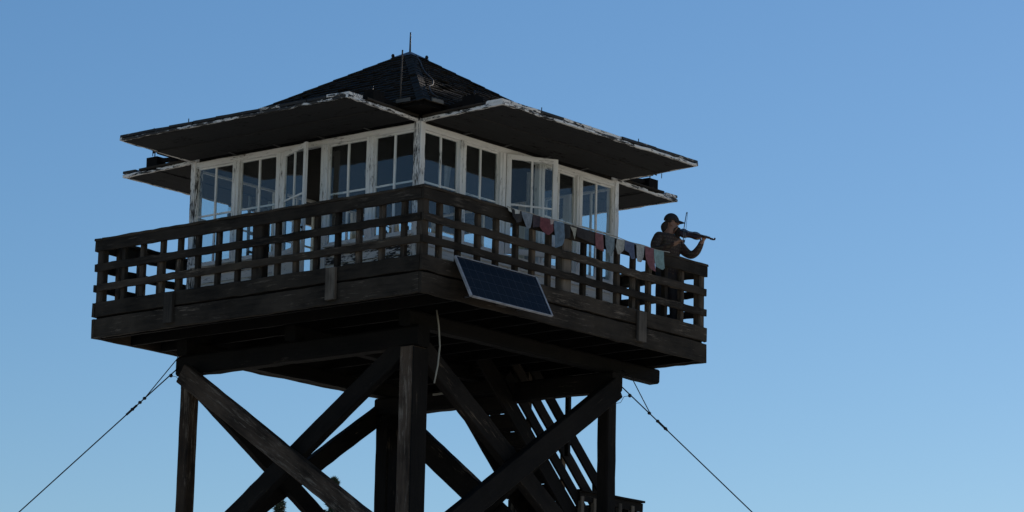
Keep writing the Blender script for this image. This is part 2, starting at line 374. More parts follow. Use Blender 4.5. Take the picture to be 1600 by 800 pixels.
# per face: q is the running coordinate.
edges = [-2.09, -1.255, -.42, .42, 1.255, 2.09]
def openings(f): return {'L': [2], 'R': [2]}.get(f, [])
for f in faces:
    ax, s = faces[f]
    # clapboards
    nb = 6; zz0, zz1 = FL+.012, 1.165; hh = (zz1-zz0)/nb
    spans = [(-2.06, -.47), (.40, 2.06)] if f == 'L' else [(-2.06, 2.06)]
    for qa, qb in spans:
        sd_mb = MB()
        for k in range(nb):
            z0 = zz0+hh*k; z1 = z0+hh+.018; nseg = int((qb-qa)/.3)
            rg = []
            for j in range(nseg+1):
                q = qa+(qb-qa)*j/nseg; w_ = random.gauss(0, .0015)
                rg.append([FP(f,q,C-.004+w_,z0), FP(f,q,C-.030,z1), FP(f,q,C-.045,z1), FP(f,q,C-.045,z0)])
            sd_mb.ring(rg)
        sd_mb.build('wall_siding', M['siding_worn' if f == 'L' and qa < -1 else 'siding'], cb)
    for qa, qb in spans:
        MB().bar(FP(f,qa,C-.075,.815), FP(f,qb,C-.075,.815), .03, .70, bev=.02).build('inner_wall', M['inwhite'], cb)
    # sill, header
    for qa, qb in spans:
        MB().bar(FP(f,qa,C-.01,1.185), FP(f,qb,C-.01,1.185), .10, .036, jit=.001).build('window_sill', M['white'], cb)
    MB().bar(FP(f,-2.06,C-.035,2.645), FP(f,2.06,C-.035,2.645), .09, .085, jit=.0015).build('header_board', M['white'], cb)
    # posts between bays
    for i, q in enumerate(edges[1:-1]):
        z0 = FL+.01 if (f == 'L' and i in (1, 2)) else 1.20
        MB().bar(FP(f,q,C-.025,z0), FP(f,q,C-.025,2.605), .125 if ax else .09, .09 if ax else .125, (0,1,0), .0015, .06).build('window_post', M['white'], cb)
        MB().bar(FP(f,q+.012,C+.024,z0), FP(f,q+.012,C+.024,2.603), .055 if ax else .012, .012 if ax else .055, (0,1,0), .001, .1).build('window_trim', M['white'], cb)
    # windows
    for i in range(5):
        if i in openings(f): continue
        qa, qb = edges[i]+.062, edges[i+1]-.062; qm = (qa+qb)/2; o_ = C-.035
        w_ = MB(); st = .022
        w_.bar(FP(f,qa+st/2,o_,1.205), FP(f,qa+st/2,o_,2.602), st, .03, jit=0) if ax else w_.bar(FP(f,qa+st/2,o_,1.205), FP(f,qa+st/2,o_,2.602), .03, st, (0,1,0), 0)
        w_.bar(FP(f,qb-st/2,o_,1.205), FP(f,qb-st/2,o_,2.602), st if ax else .03, .03 if ax else st, (0,1,0), 0)
        w_.bar(FP(f,qa+st,o_,1.224), FP(f,qb-st,o_,1.224), .03, .036, jit=0)
        w_.bar(FP(f,qa+st,o_,2.588), FP(f,qb-st,o_,2.588), .03, .026, jit=0)
        wo_ = w_.build('window', M['white'], cb)
        k = random.uniform(-.01,.01)
        MB().bar(FP(f,qm+k,o_+.001,1.243), FP(f,qm+k,o_+.001,2.574), .034 if ax else .024, .024 if ax else .034, (0,1,0), .0008).build('muntin', M['white'], wo_)
        MB().bar(FP(f,qa+st,o_-.003,1.905), FP(f,qb-st,o_-.003,1.905), .018, .026, jit=.0006).build('muntin', M['white'], wo_)
        pn = MB(); tl = random.uniform(-.004,.004)
        pn.quad([FP(f,qa+.01,o_+.006+tl,1.21), FP(f,qb-.01,o_+.006-tl,1.21), FP(f,qb-.01,o_+.006,2.595), FP(f,qa+.01,o_+.006,2.595)])
        pn.build('pane', M['glass'], wo_)
    # shutter: hinged at the top, propped out level
drop = {'L': 0, 'R': 0, 'B': -.062, 'E': -.062}
SL = 1.387
for f in faces:
    ax, s = faces[f]
    zi, zo = 2.705, 2.742+drop[f]
    mb = MB(); nbd = 7; lo, hi = -C+.01, C+.005
    # frame and boarded underside
    root = MB(); npan = 2
    def SP(q, o_, dz=0): tt = o_/SL; return FP(f, q, C+.03+o_, zi+(zo-zi)*tt+dz)
    for k in range(npan):                                # two wide sheets, butted
        w_ = (SL-.09)/npan
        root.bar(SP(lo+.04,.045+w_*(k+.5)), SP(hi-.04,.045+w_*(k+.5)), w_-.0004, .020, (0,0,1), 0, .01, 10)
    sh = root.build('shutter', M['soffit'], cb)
    for q in (lo+.022, hi-.022): MB().bar(SP(q,0,.008), SP(q,SL,.008), .044, .044, (0,0,1), .0025, .12, 12).build('shutter_edge', M['edge'], sh)
    MB().bar(SP(lo+.044,SL-.02,.004), SP(hi-.044,SL-.02,.004), .04, .034, (0,0,1), .0028, .12, 40).build('shutter_edge', M['edge_worn' if f == 'L' else 'edge'], sh)
    # second layer of broken boards along the outer edge
    q = lo
    while q < hi-.05:
        l_ = min(random.uniform(.35,.9), hi-q); wv = random.uniform(.24,.32)
        MB().bar(SP(q,SL-wv/2+random.uniform(-.012,.006),.050+random.uniform(0,.006)), SP(q+l_-.006,SL-wv/2+random.uniform(-.012,.006),.050+random.uniform(0,.008)), wv, .038, (0,0,1), .002, .12).build('edge_board', M['edge' if random.random() < .3 else 'edge_dark'], sh)
        q += l_
    for q in (lo+.02, hi-.02, -.7, .7): MB().bar(SP(q,.02,.052), SP(q,SL-.35,.052), .09, .03).build('batten', M['rail'], sh)
    # counterweight arms at both ends
    for q in (-2.04, 2.04):
        ar = MB().bar(FP(f,q,C-.05,2.775), FP(f,q,C+.80,2.885+drop[f]*.5), .045, .065, jit=.001).build('prop_arm', M['timber'], sh)
        MB().box(tuple(min(a,b) for a,b in zip(FP(f,q-.09,C+.72,2.765+drop[f]), FP(f,q+.09,C+.94,2.93+drop[f]*.6))), tuple(max(a,b) for a,b in zip(FP(f,q-.09,C+.72,2.765+drop[f]), FP(f,q+.09,C+.94,2.93+drop[f]*.6))), 2, .001).build('counterweight_block', M['timber'], ar)
        MB().tube([FP(f,q,C+.86,2.86), FP(f,q,C+.86,3.01)], .008).build('hook_rod', M['iron'], ar)
    for q in (-1.2, .9):
        MB().tube([SP(q,SL-.1,.06), SP(q,SL-.1,.15)], .007, 6).build('eye_bolt', M['iron'], sh)
    MB().tube([SP(hi-.02,SL*.55,-.02), SP(hi-.02,SL*.55,-.09)], .006, 6).build('hook_rod', M['iron'], sh)
    for q in (-1.255,-.42,.42,1.255):
        MB().bar(FP(f,q,C+.022,2.69), FP(f,q,C+.16,2.700), .05, .008).build('hinge', M['iron'], sh)
# corner posts: two boards and a quarter trim
for sx in (-1, 1):
    for sy in (-1, 1):
        m = M['peel'] if (sx, sy) in ((-1,-1),(-1,1)) else M['white']
        MB().bar((sx*(C-.055),sy*(C-.055),FL+.01),(sx*(C-.055),sy*(C-.055),2.74), .125, .125, (0,1,0), .002, .14, 26).build('corner_post', m, cb)
        MB().bar((sx*(C+.012),sy*(C-.04),FL+.01),(sx*(C+.012),sy*(C-.04),2.70), .014, .085, (0,1,0), .0015, .1, 20).build('corner_trim', M['peel' if sx < 0 else 'white'], cb)
        MB().bar((sx*(C-.04),sy*(C+.012),FL+.01),(sx*(C-.04),sy*(C+.012),2.70), .085, .014, (0,1,0), .0015, .1, 20).build('corner_trim', M['peel' if sy > 0 else 'white'], cb)
# ceiling, floor lining
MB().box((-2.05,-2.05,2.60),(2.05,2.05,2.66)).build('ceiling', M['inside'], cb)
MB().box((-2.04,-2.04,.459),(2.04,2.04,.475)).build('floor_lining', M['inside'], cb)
for f in faces: MB().bar(FP(f,-2.02,C-.10,2.74), FP(f,2.02,C-.10,2.74), .15, .09).build('wall_plate', M['timber'], cb)

# roof
rz = lambda d: 4.43-.63*d
rf_mb = MB(); e = 2.50
for a, b_ in (((-e,-e),(e,-e)), ((e,-e),(e,e)), ((e,e),(-e,e)), ((-e,e),(-e,-e))):
    rf_mb.quad([(a[0],a[1],rz(e)), (b_[0],b_[1],rz(e)), (0,0,rz(0))], [(0,0),(4,0),(2,2)])
rf_mb.quad([(-e,-e,rz(e)-.03),(e,-e,rz(e)-.03),(e,e,rz(e)-.03),(-e,e,rz(e)-.03)])
roof = rf_mb.build('roof', M['timber'], cb)
sg = MB(); sl_len = math.hypot(1, .63); ncr = 21
for f in faces:
    ax, s = faces[f]
    nrm = FP(f,0,.63,1).normalized()
    for k in range(ncr):
        d1 = e+.03-k*(e/ncr); d0 = max(.02, d1-e/ncr*1.25); q = -d1
        while q < d1-.02:
            w_ = min(random.uniform(.09,.20), d1-q)
            lift = .022+random.uniform(0,.012); dd = random.uniform(-.014,.018); k0 = random.random()
            if random.random() < .025: lift += .02
            def pt(qq, d_, l_):
                lim = d_; qq = max(-lim, min(lim, qq)); return FP(f,qq,d_,rz(d_))+nrm*l_
            a, b2, c_, d_ = pt(q,d1+dd,lift), pt(q+w_-.006,d1+dd,lift), pt(q+w_-.006,d0,.006), pt(q,d0,.006)
            th = nrm*.016
            if (a-b2).length > .02 and (c_-d_).length > .004:
                sg.ring([[a, b2, b2-th, a-th], [d_, c_, c_-th*.3, d_-th*.3]])
            q += w_
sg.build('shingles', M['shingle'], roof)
for sx in (-1, 1):
    for sy in (-1, 1):
        hp = MB(); n_ = 17
        for k in range(n_):
            d1 = e+.03-k*(e/n_); d0 = d1-e/n_*1.15
            for sgn in (-1, 1):
                u = Vector((sx,sy,-.63)).normalized(); side = Vector((sx*sgn,-sy*sgn,0)).normalized()
                a = Vector((sx*d1,sy*d1,rz(d1)+.034+random.uniform(0,.008))); b2 = Vector((sx*d0,sy*d0,rz(d0)+.03))
                w_ = side*.09-Vector((0,0,.036))
                hp.ring([[a, a+w_, a+w_-Vector((0,0,.014)), a-Vector((0,0,.014))], [b2, b2+w_, b2+w_-Vector((0,0,.014)), b2-Vector((0,0,.014))]])
        hp.build('hip_cap', M['shingle'], roof)
for f in faces:
    MB().bar(FP(f,-e+.02,e-.02,rz(e)-.025), FP(f,e-.02,e-.02,rz(e)-.025), .03, .055, jit=.003, seg=24).build('eave_board', M['deck'], roof)
cp = MB(); k = .20
for a, b_ in (((-k,-k),(k,-k)), ((k,-k),(k,k)), ((k,k),(-k,k)), ((-k,k),(-k,-k))):
    cp.quad([(a[0],a[1],rz(k)+.045), (b_[0],b_[1],rz(k)+.045), (0,0,rz(0)+.035)])
cp.build('peak_cap', M['copper'], roof)
MB().tube([(0,0,4.42),(0,0,4.60),(0,0,4.745)], .012, 8, [.014,.012,.009]).build('lightning_rod', M['iron'], roof)
for x, y in ((-.17,.17),(.17,-.17)): MB().lathe((x,y,rz(.17)+.04), [(.02,0),(.026,.03),(.012,.05)], 8).build('cap_knob', M['iron'], roof)
# slim mast and ground cable on the near hip
MB().tube([(-2.47,-2.07,2.87),(-2.47,-2.07,3.25),(-2.46,-2.07,3.61)], .011, 6).build('mast', M['rod'], roof)
MB().lathe((-2.47,-2.07,2.83), [(.018,0),(.028,.02),(.028,.05),(.016,.07)], 8).build('insulator', M['alu'], roof)
pts = [(-.16,-.26),(-.30,-.42),(-.55,-.72),(-.75,-.88),(-1.0,-1.2),(-1.22,-1.52),(-1.5,-1.78),(-1.72,-1.92),(-1.98,-2.15),(-2.12,-2.32),(-2.1,-2.4)]
cpts = []
for x, y in pts: cpts.append((x+random.uniform(-.02,.02), y, rz(max(abs(x),abs(y)))+.075))
MB().tube(cpts, .009, 6).build('ground_cable', M['rod'], roof)
M['flash'] = wood_mat('grey flashing board', (.05,.048,.044), (.12,.115,.105))
for a_, b_ in (((-2.54,-2.30,2.89),(-2.54,-2.06,2.885)), ((-2.38,-2.55,2.88),(-2.16,-2.55,2.885))) :
    MB().bar(a_, b_, .02, .045, jit=.003).build('flashing', M['flash'], roof)

# door (left face) and the open casement (right face)
def leaf(name, hinge, dirv, width, z0, z1, sill, mname, label, handle=True, panel_mat_='siding'):
    hv = Vector((*hinge,0)); dv = Vector((*dirv,0)).normalized(); nv = dv.cross(Vector((0,0,1)))
    P = lambda u, z, o_=0: Vector((hv.x, hv.y, 0))+dv*u+nv*o_+Vector((0,0,z))
    def upright(mb, u, w_, za, zb):
        a = P(u, za); b_ = P(u, zb); x, y = dv.x, dv.y
        rg = [[P(u-w_/2,z,-.018), P(u+w_/2,z,-.018), P(u+w_/2,z,.018), P(u-w_/2,z,.018)] for z in (za, (za+zb)/2, zb)]
        mb.ring(rg)
    mb = MB()
    upright(mb, .035, .07, z0, z1); upright(mb, width-.035, .07, z0, z1)
    mb.bar(P(.07,z1-.035), P(width-.07,z1-.035), .036, .07, jit=0); mb.bar(P(.07,z0+.04), P(width-.07,z0+.04), .036, .08, jit=0)
    d = mb.build(name, M[mname], cb); 
    if label: d['label'] = label
    m2 = MB(); rg = [[P(width/2-.014,z,-.012), P(width/2+.014,z,-.012), P(width/2+.014,z,.012), P(width/2-.014,z,.012)] for z in (sill, z1-.07)]
    m2.ring(rg); m2.build('muntin', M['white'], d)
    MB().bar(P(.07,1.905), P(width-.07,1.905), .02, .026, jit=.0005).build('muntin', M['white'], d)
    MB().quad([P(.05,sill,.002), P(width-.05,sill,.002), P(width-.05,z1-.05,.002), P(.05,z1-.05,.002)]).build('pane', M['glass'], d)
    if sill > z0+.2:
        MB().bar(P(.07,sill-.03), P(width-.07,sill-.03), .034, .07, jit=0).build('lock_rail', M[mname], d)
        MB().bar(P(.07,(z0+.08+sill-.065)/2), P(width-.07,(z0+.08+sill-.065)/2), .018, sill-.065-z0-.08, jit=0, bev=.02).build('door_panel', M[panel_mat_], d)
    if handle: MB().lathe(P(width-.035,1.42,.018), [(.022,0),(.012,.012),(.012,.04),(.026,.05),(.022,.075)], 10, nv).build('handle', M['iron'], d)
leaf('door', (-2.135,.345), (-.30,-.72), .765, FL+.03, 2.60, 1.20, 'white', 'glazed white door standing open outward')
leaf('casement_window', (-.345,-2.14), (.66,-.345), .76, 1.215, 2.605, 1.26, 'white', 'casement window swung open outward', False)
# door jamb returns
for y in (.36, -.36): MB().bar((-2.07,y,FL+.03),(-2.07,y,2.60), .07, .02, (0,1,0), 0).build('door_jamb', M['inside'], cb)

# ------------------------------------------------------------------ inside the cabin
def furn(name, loc, label, cat): return thing(name, loc, label, cat)
tb = furn('table', (-1.45,-1.35,.475), 'wooden table inside the cabin behind the windows at the near corner', 'table')
MB().box((-1.98,-1.95,1.17),(-1.05,-.65,1.20)).build('table_top', M['baluster'], tb)
for x in (-1.93,-1.10):
    for y in (-1.90,-.70): MB().bar((x,y,.475),(x,y,1.17), .05, .05, (0,1,0)).build('leg', M['baluster'], tb)
kt = furn('kettle', (-1.72,-1.20,1.20), 'pale enamel kettle standing on the table inside the cabin', 'kettle')
MB().lathe((-1.72,-1.20,1.20), [(.09,0),(.115,.03),(.11,.10),(.06,.16),(.02,.175),(.02,.195)], 16).build('body', M['inwhite'], kt)
MB().tube([(-1.72,-1.29,1.30),(-1.72,-1.30,1.41),(-1.72,-1.20,1.46),(-1.72,-1.10,1.41),(-1.72,-1.11,1.30)], .008, 6).build('handle', M['iron'], kt)
MB().tube([(-1.72,-1.10,1.26),(-1.72,-1.02,1.33),(-1.72,-.98,1.38)], .016, 8).build('spout', M['inwhite'], kt)
jr = furn('jar', (-1.75,-1.58,1.20), 'short white jar with dark lid on the cabin table', 'jar')
MB().lathe((-1.75,-1.58,1.20), [(.05,0),(.055,.02),(.055,.15),(.045,.17)], 14).build('body', M['inwhite'], jr)
MB().lathe((-1.75,-1.58,1.372), [(.05,0),(.05,.03)], 14).build('lid', M['iron'], jr)
sk = furn('book_stack', (-1.5,-.85,1.20), 'stack of books on the end of the cabin table', 'books')
for k in range(4): MB().box((-1.62+.01*k,-.98,1.202+.034*k),(-1.38-.015*k,-.80,1.234+.034*k)).build('book', plain('book cover', random.choice([(.25,.06,.05),(.06,.10,.2),(.3,.28,.2)])), sk)
fs = furn('fire_finder', (.0,.0,.475), 'round fire finder sighting table on a wooden stand in the middle of the cabin', 'fire finder')
MB().box((-.28,-.28,.476),(.28,.28,1.30), 2).build('stand', M['baluster'], fs)
MB().lathe((0,0,1.302), [(.30,0),(.30,.03),(.27,.035)], 28).build('disc', M['steel'], fs)
for s in (-1, 1): MB().bar((s*.27,0,1.33),(s*.27,0,1.58), .02, .05, (0,1,0)).build('sight', M['iron'], fs)
ch = furn('ladder_back_chair', (-1.45,1.25,.475), 'ladder back chair inside the cabin behind the second window from the left', 'chair')
MB().box((-1.67,1.03,.96),(-1.23,1.47,1.0)).build('seat', M['baluster'], ch)
for x in (-1.65,-1.25):
    for y in (1.05,1.45):
        top = 2.22 if y > 1.2 else .96
        MB().bar((x,y,.475),(x,y,top), .035, .035, (0,1,0)).build('leg', M['inwhite'], ch)
for k in range(7): MB().bar((-1.63,1.45,1.30+.13*k),(-1.27,1.45,1.30+.13*k), .014, .035).build('slat', M['inwhite'], ch)
ln = furn('lantern', (-1.55,1.90,2.05), 'dark hanging lantern seen through the leftmost cabin window', 'lantern')
MB().lathe((-1.55,1.90,1.99), [(.05,0),(.06,.02),(.06,.04),(.05,.05)], 14).build('base', M['iron'], ln)
MB().lathe((-1.55,1.90,2.042), [(.04,0),(.052,.05),(.038,.10)], 14).build('globe', M['glass'], ln)
MB().lathe((-1.55,1.90,2.143), [(.045,0),(.05,.02),(.02,.05)], 14).build('cap', M['iron'], ln)
MB().tube([(-1.55,1.90,2.19),(-1.55,1.90,2.598)], .004, 5).build('chain', M['iron'], ln)
bd = furn('cot', (1.2,1.2,.475), 'low cot with a grey blanket against the far cabin corner', 'bed')
MB().box((.25,.95,.90),(2.0,1.95,.98)).build('frame', M['baluster'], bd)
MB().box((.27,.97,.981),(1.98,1.93,1.14)).build('mattress', M['inwhite'], bd)
for x in (.3,1.94):
    for y in (1.0,1.9): MB().bar((x,y,.475),(x,y,.90), .06, .06, (0,1,0)).build('leg', M['baluster'], bd)
cur = plain('pale curtain cloth', (.34,.34,.33), .9)
def curtain(f, qa, qb, z0, z1, label, o_=C-.13, narrow=.5):
    mb = MB(); n_ = 16; rows = 8; rg = []
    for r_ in range(rows+1):
        z = z1+(z0-z1)*r_/rows; k = 1-(1-narrow)*math.sin(math.pi*min(1, r_/rows*1.0))*.7; ln_ = []
        for i in range(n_+1): ln_.append(FP(f, qa+(qb-qa)*(i/n_)*k, o_-.02-.018*math.sin(i*1.7+r_*.2), z))
        back = [v+FP(f,0,-.004,0) for v in reversed(ln_)]
        rg.append(ln_+back)
    mb.ring(rg); o = mb.build('curtain', cur); tag(o, label, 'curtain', 'curtains inside the cabin windows')
curtain('R', -1.43, -1.31, 1.6, 2.25, 'gathered pale curtain by the first window right of the near corner post')
curtain('R', .30, .50, 1.25, 2.5, 'pale curtain hanging at the open casement window')
curtain('L', -1.12, -1.02, 1.3, 2.2, 'narrow gathered curtain beside the doorway inside the cabin')

# ------------------------------------------------------------------ stairs and landing
st = thing('staircase', (2.8,0,GZ), 'steep wooden staircase with slatted handrails behind the right tower leg', 'staircase')
def nose(x): return -1.12-.96*(x-2.78)
xa, xb = 1.25, 4.0
for y in (-.40, .40):
    MB().bar((xa,y,nose(xa)-.12),(xb,y,nose(xb)-.12), .05, .26).build('stringer', M['timber'], st)
    for dz, h in ((.93,.17), (.55,.17), (.20,.16)):
        MB().bar((xa+.55,y*1.08,nose(xa+.55)+dz),(xb-.02,y*1.08,nose(xb-.02)+dz), .04, h).build('handrail' if dz > .9 else 'rail_board', M['timber'], st)
    for x in (2.35,3.15,3.9): MB().bar((x,y*1.0,nose(x)-.2),(x,y*1.0,nose(x)+.98), .085, .04, (0,1,0)).build('baluster', M['baluster'], st)
x = xa+.1
while x < xb:
    MB().bar((x,-.37,nose(x)-.02),(x,.37,nose(x)-.02), .24, .04).build('tread', M['timber'], st); MB().bar((x+.10,-.37,nose(x)-.15),(x+.10,.37,nose(x)-.15), .02, .20).build('riser', M['timber'], st); x += .235
lf = -2.53
MB().box((3.60,-.48,lf-.05),(4.95,1.85,lf), 1).build('landing_floor', M['timber'], st)
for a, b_ in (((3.60,-.50),(4.95,-.50)),((3.60,1.87),(4.95,1.87))): MB().bar((a[0],a[1],lf-.15),(b_[0],b_[1],lf-.15), .05, .19).build('landing_joist', M['timber'], st)
for (a, b_) in (((3.45,-.47),(4.95,-.47)), ((4.92,-.40),(4.92,1.80)), ((4.88,1.83),(3.98,1.83)), ((3.62,.44),(3.62,1.0))):
    for z, h in ((1.00,.13),(.68,.085),(.38,.085)):
        MB().bar((a[0],a[1],lf+z),(b_[0],b_[1],lf+z), .04, h).build('top_rail' if z > .9 else 'rail_board', M['timber'], st)
    MB().bar((a[0],a[1],lf+1.085),(b_[0],b_[1],lf+1.085), .12, .03).build('rail_cap', M['timber'], st)
    k = 5
    for i in range(k): 
        u = (i+.15)/k; MB().bar((a[0]+(b_[0]-a[0])*u,a[1]+(b_[1]-a[1])*u,lf-.2),(a[0]+(b_[0]-a[0])*u,a[1]+(b_[1]-a[1])*u,lf+1.0), .075, .075, (0,1,0)).build('baluster', M['cleat'], st)
for x in (4.05,4.96):
    for y in (-.42,1.78): MB().bar((x,y,GZ),(x,y,lf-.05), .14, .14, (0,1,0)).build('landing_post', M['timber'], st)
# lower flight running back
def nose2(x): return lf-.96*(3.95-x)
for y in (1.02, 1.80):
    MB().bar((4.0,y,nose2(4.0)-.12),(-.2,y,nose2(-.2)-.12), .05, .26).build('stringer', M['timber'], st)
    for dz in (.93,.55,.20): MB().bar((3.95,y*1.03,nose2(3.95)+dz),(-.2,y*1.03,nose2(-.2)+dz), .04, .16).build('handrail' if dz > .9 else 'rail_board', M['timber'], st)
    for x in (3.8,3.0,2.2): MB().bar((x,y,nose2(x)-.2),(x,y,nose2(x)+1.0), .085, .04, (0,1,0)).build('baluster', M['baluster'], st)
x = 3.85
while x > -.2:
    MB().bar((x,1.04,nose2(x)-.02),(x,1.78,nose2(x)-.02), .24, .04).build('tread', M['timber'], st); x -= .235
# hanger under the deck, right of the stairs
MB().bar((3.06,-.55,.13),(3.06,-.55,-1.0), .07, .07, (0,1,0)).build('hanger', M['timber'], st)

# ------------------------------------------------------------------ solar panel
sp = thing('solar_panel', (-1.65,-3.3,.4), 'dark blue solar panel in a pale metal frame tilted off the platform edge', 'solar panel')
TL, TR, BL, BR = Vector((-2.50,-3.135,.690)), Vector((-.86,-3.135,.690)), Vector((-2.50,-3.43,.135)), Vector((-.86,-3.43,.135))
nn = (TR-TL).cross(BL-TL).normalized(); 
if nn.y > 0: nn = -nn
MB().quad([BL,BR,TR,TL], [(0,0),(1.64,0),(1.64,.63),(0,.63)]).build('panel_face', M['cells'], sp)
MB().quad([BL-nn*.03,BR-nn*.03,TR-nn*.03,TL-nn*.03]).build('back_sheet', M['inwhite'], sp)
for a, b_ in ((BL,TL),(BR,TR)): MB().bar(a-nn*.012, b_-nn*.012, .030, .035, nn, .0003).build('frame', M['alu'], sp)
for a, b_ in ((TL+Vector((.021,0,0)),TR-Vector((.021,0,0))),(BL+Vector((.021,0,0)),BR-Vector((.021,0,0)))): MB().bar(a-nn*.012, b_-nn*.012, .012, .035, nn, .0003).build('frame', M['alu'], sp)
for x in (-2.2,-1.15): MB().tube([(x,-3.055,.2),(x,-3.36,.215)], .012, 6).build('bracket', M['steel'], sp)
for x in (-2.2,-1.15): MB().tube([(x,-3.055,.62),(x,-3.14,.63)], .012, 6).build('bracket', M['steel'], sp)

# ------------------------------------------------------------------ flags
PX = [(795,-1.414),(823,-1.043),(850,-.679),(872,-.381),(893,-.093),(936,.505),(950,.702),(966,.93),(982,1.158),(997,1.374),(1015,1.635),(1040,2.0)]
def xw(v):
    for (a, xa_), (b_, xb_) in zip(PX, PX[1:]):
        if v <= b_: return xa_+(xb_-xa_)*(v-a)/(b_-a)
    return PX[-1][1]
bt = thing('bunting', (0,-3.09,1.52), 'string of faded mixed colour cloth flags hung along the right hand railing', 'bunting')
cp_ = []
for k in range(41):
    x = xw(792)+(2.1-xw(792))*k/40; cp_.append((x, -3.098, 1.545-.006*math.sin(k*.9)-.01*math.sin(k*.23)))
MB().tube(cp_, .006, 5).build('cord', M['cable'], bt)
# (x0 px, x1 px, outline in (u 0..1, drop m), colour, name)
FLG = [(798,816,[(0,.0),(1,.0),(.95,.16),(.45,.20),(.1,.12)],(.015,.015,.017),'black scrap flag'),
 (815,833,[(0,0),(1,0),(.9,.10),(.65,.24),(.35,.25),(.1,.10)],(.15,.18,.21),'grey blue heart shaped flag'),
 (832,843,[(0,0),(1,0),(1,.17),(.1,.20)],(.035,.025,.032),'dark maroon flag'),
 (843,865,[(.1,0),(1,0),(.97,.17),(.55,.255),(.35,.25),(0,.14)],(.12,.035,.042),'deep red flag'),
 (866,882,[(0,0),(1,0),(1,.2),(.75,.32),(.5,.40),(.15,.405),(.1,.2)],(.10,.15,.20),'slate blue flag'),
 (794,813,[(0,0),(1,0),(.95,.05),(.5,.075),(.1,.05)],(.42,.42,.38),'small pale folded scrap on the rail'),
 (851,866,[(0,0),(1,0),(.9,.06),(.4,.10),(.1,.05)],(.30,.24,.22),'small pale pink folded scrap'),
 (881,892,[(0,0),(1,0),(.8,.2),(.1,.24)],(.014,.015,.016),'black flag'),
 (888,900,[(0,.0),(1,.02),(.9,.2),(.6,.1),(.3,.06)],(.27,.26,.21),'crumpled tan flag'),
 (901,929,[(0,0),(1,0),(1,.19),(0,.16)],(.022,.018,.018),'long dark brown flag'),
 (931,943,[(0,0),(1,0),(1,.27),(.5,.25),(0,.24)],(.16,.065,.07),'dusty red flag'),
 (945,960,[(0,0),(1,0),(1,.16),(.85,.30),(.2,.295),(.0,.15)],(.13,.17,.19),'grey green flag'),
 (961,975,[(.15,0),(1,.0),(.97,.16),(.6,.24),(.35,.238),(0,.14)],(.30,.30,.27),'pale beige five sided flag'),
 (976,991,[(0,0),(1,0),(1,.26),(.6,.265),(.45,.17),(.1,.16)],(.07,.09,.15),'blue notched flag'),
 (993,1006,[(0,0),(1,0),(.95,.18),(.75,.27),(.25,.268),(.1,.12)],(.28,.29,.28),'pale grey flag'),
 (1008,1021,[(0,0),(1,0),(1.05,.2),(1.1,.36),(.6,.355),(.1,.14)],(.16,.065,.075),'faded rose flag'),
 (1022,1037,[(0,0),(1,0),(1,.28),(.8,.30),(.25,.29),(.05,.12)],(.17,.26,.26),'pale teal flag')]
for a, b_, ol, col, lab in FLG:
    x0, x1 = xw(a), xw(b_); bm = MB()
    ph = random.uniform(0, 6)
    def fp(u, dz, o_):
        dz *= .9
        return Vector((x0+(x1-x0)*u+.01*math.sin(dz*14+ph), -3.088-.012-.016*math.sin(u*5+ph)*(dz*4)**.5-o_-.02*dz, 1.535-dz))
    # grid clipped to outline: rows of left/right bounds
    zs = sorted(set([d for _, d in ol])); zmax = max(d for _, d in ol); rows = 9; rg = []
    def bounds(dz):
        xs = []
        for (u0, d0), (u1, d1) in zip(ol, ol[1:]+ol[:1]):
            if (d0-dz)*(d1-dz) <= 0 and abs(d1-d0) > 1e-6: xs.append(u0+(u1-u0)*(dz-d0)/(d1-d0))
        return (min(xs), max(xs)) if xs else (.4, .5)
    top = min(ol[0][1], ol[1][1])
    for r_ in range(rows+1):
        dz = max(d for d in (ol[0][1], ol[1][1]))+.002+(zmax-.004-max(ol[0][1], ol[1][1]))*r_/rows
        l_, h_ = bounds(dz); h_ = max(h_, l_+.03)
        row = [fp(l_+(h_-l_)*i/5, dz, .0) for i in range(6)]
        rg.append(row+[fp(l_+(h_-l_)*i/5, dz, .003) for i in range(5, -1, -1)])
    bm.ring(rg, smooth=False)
    o = bm.build('flag', plain(lab, col, .95, 0, .3, 18), bt); o['label'] = lab

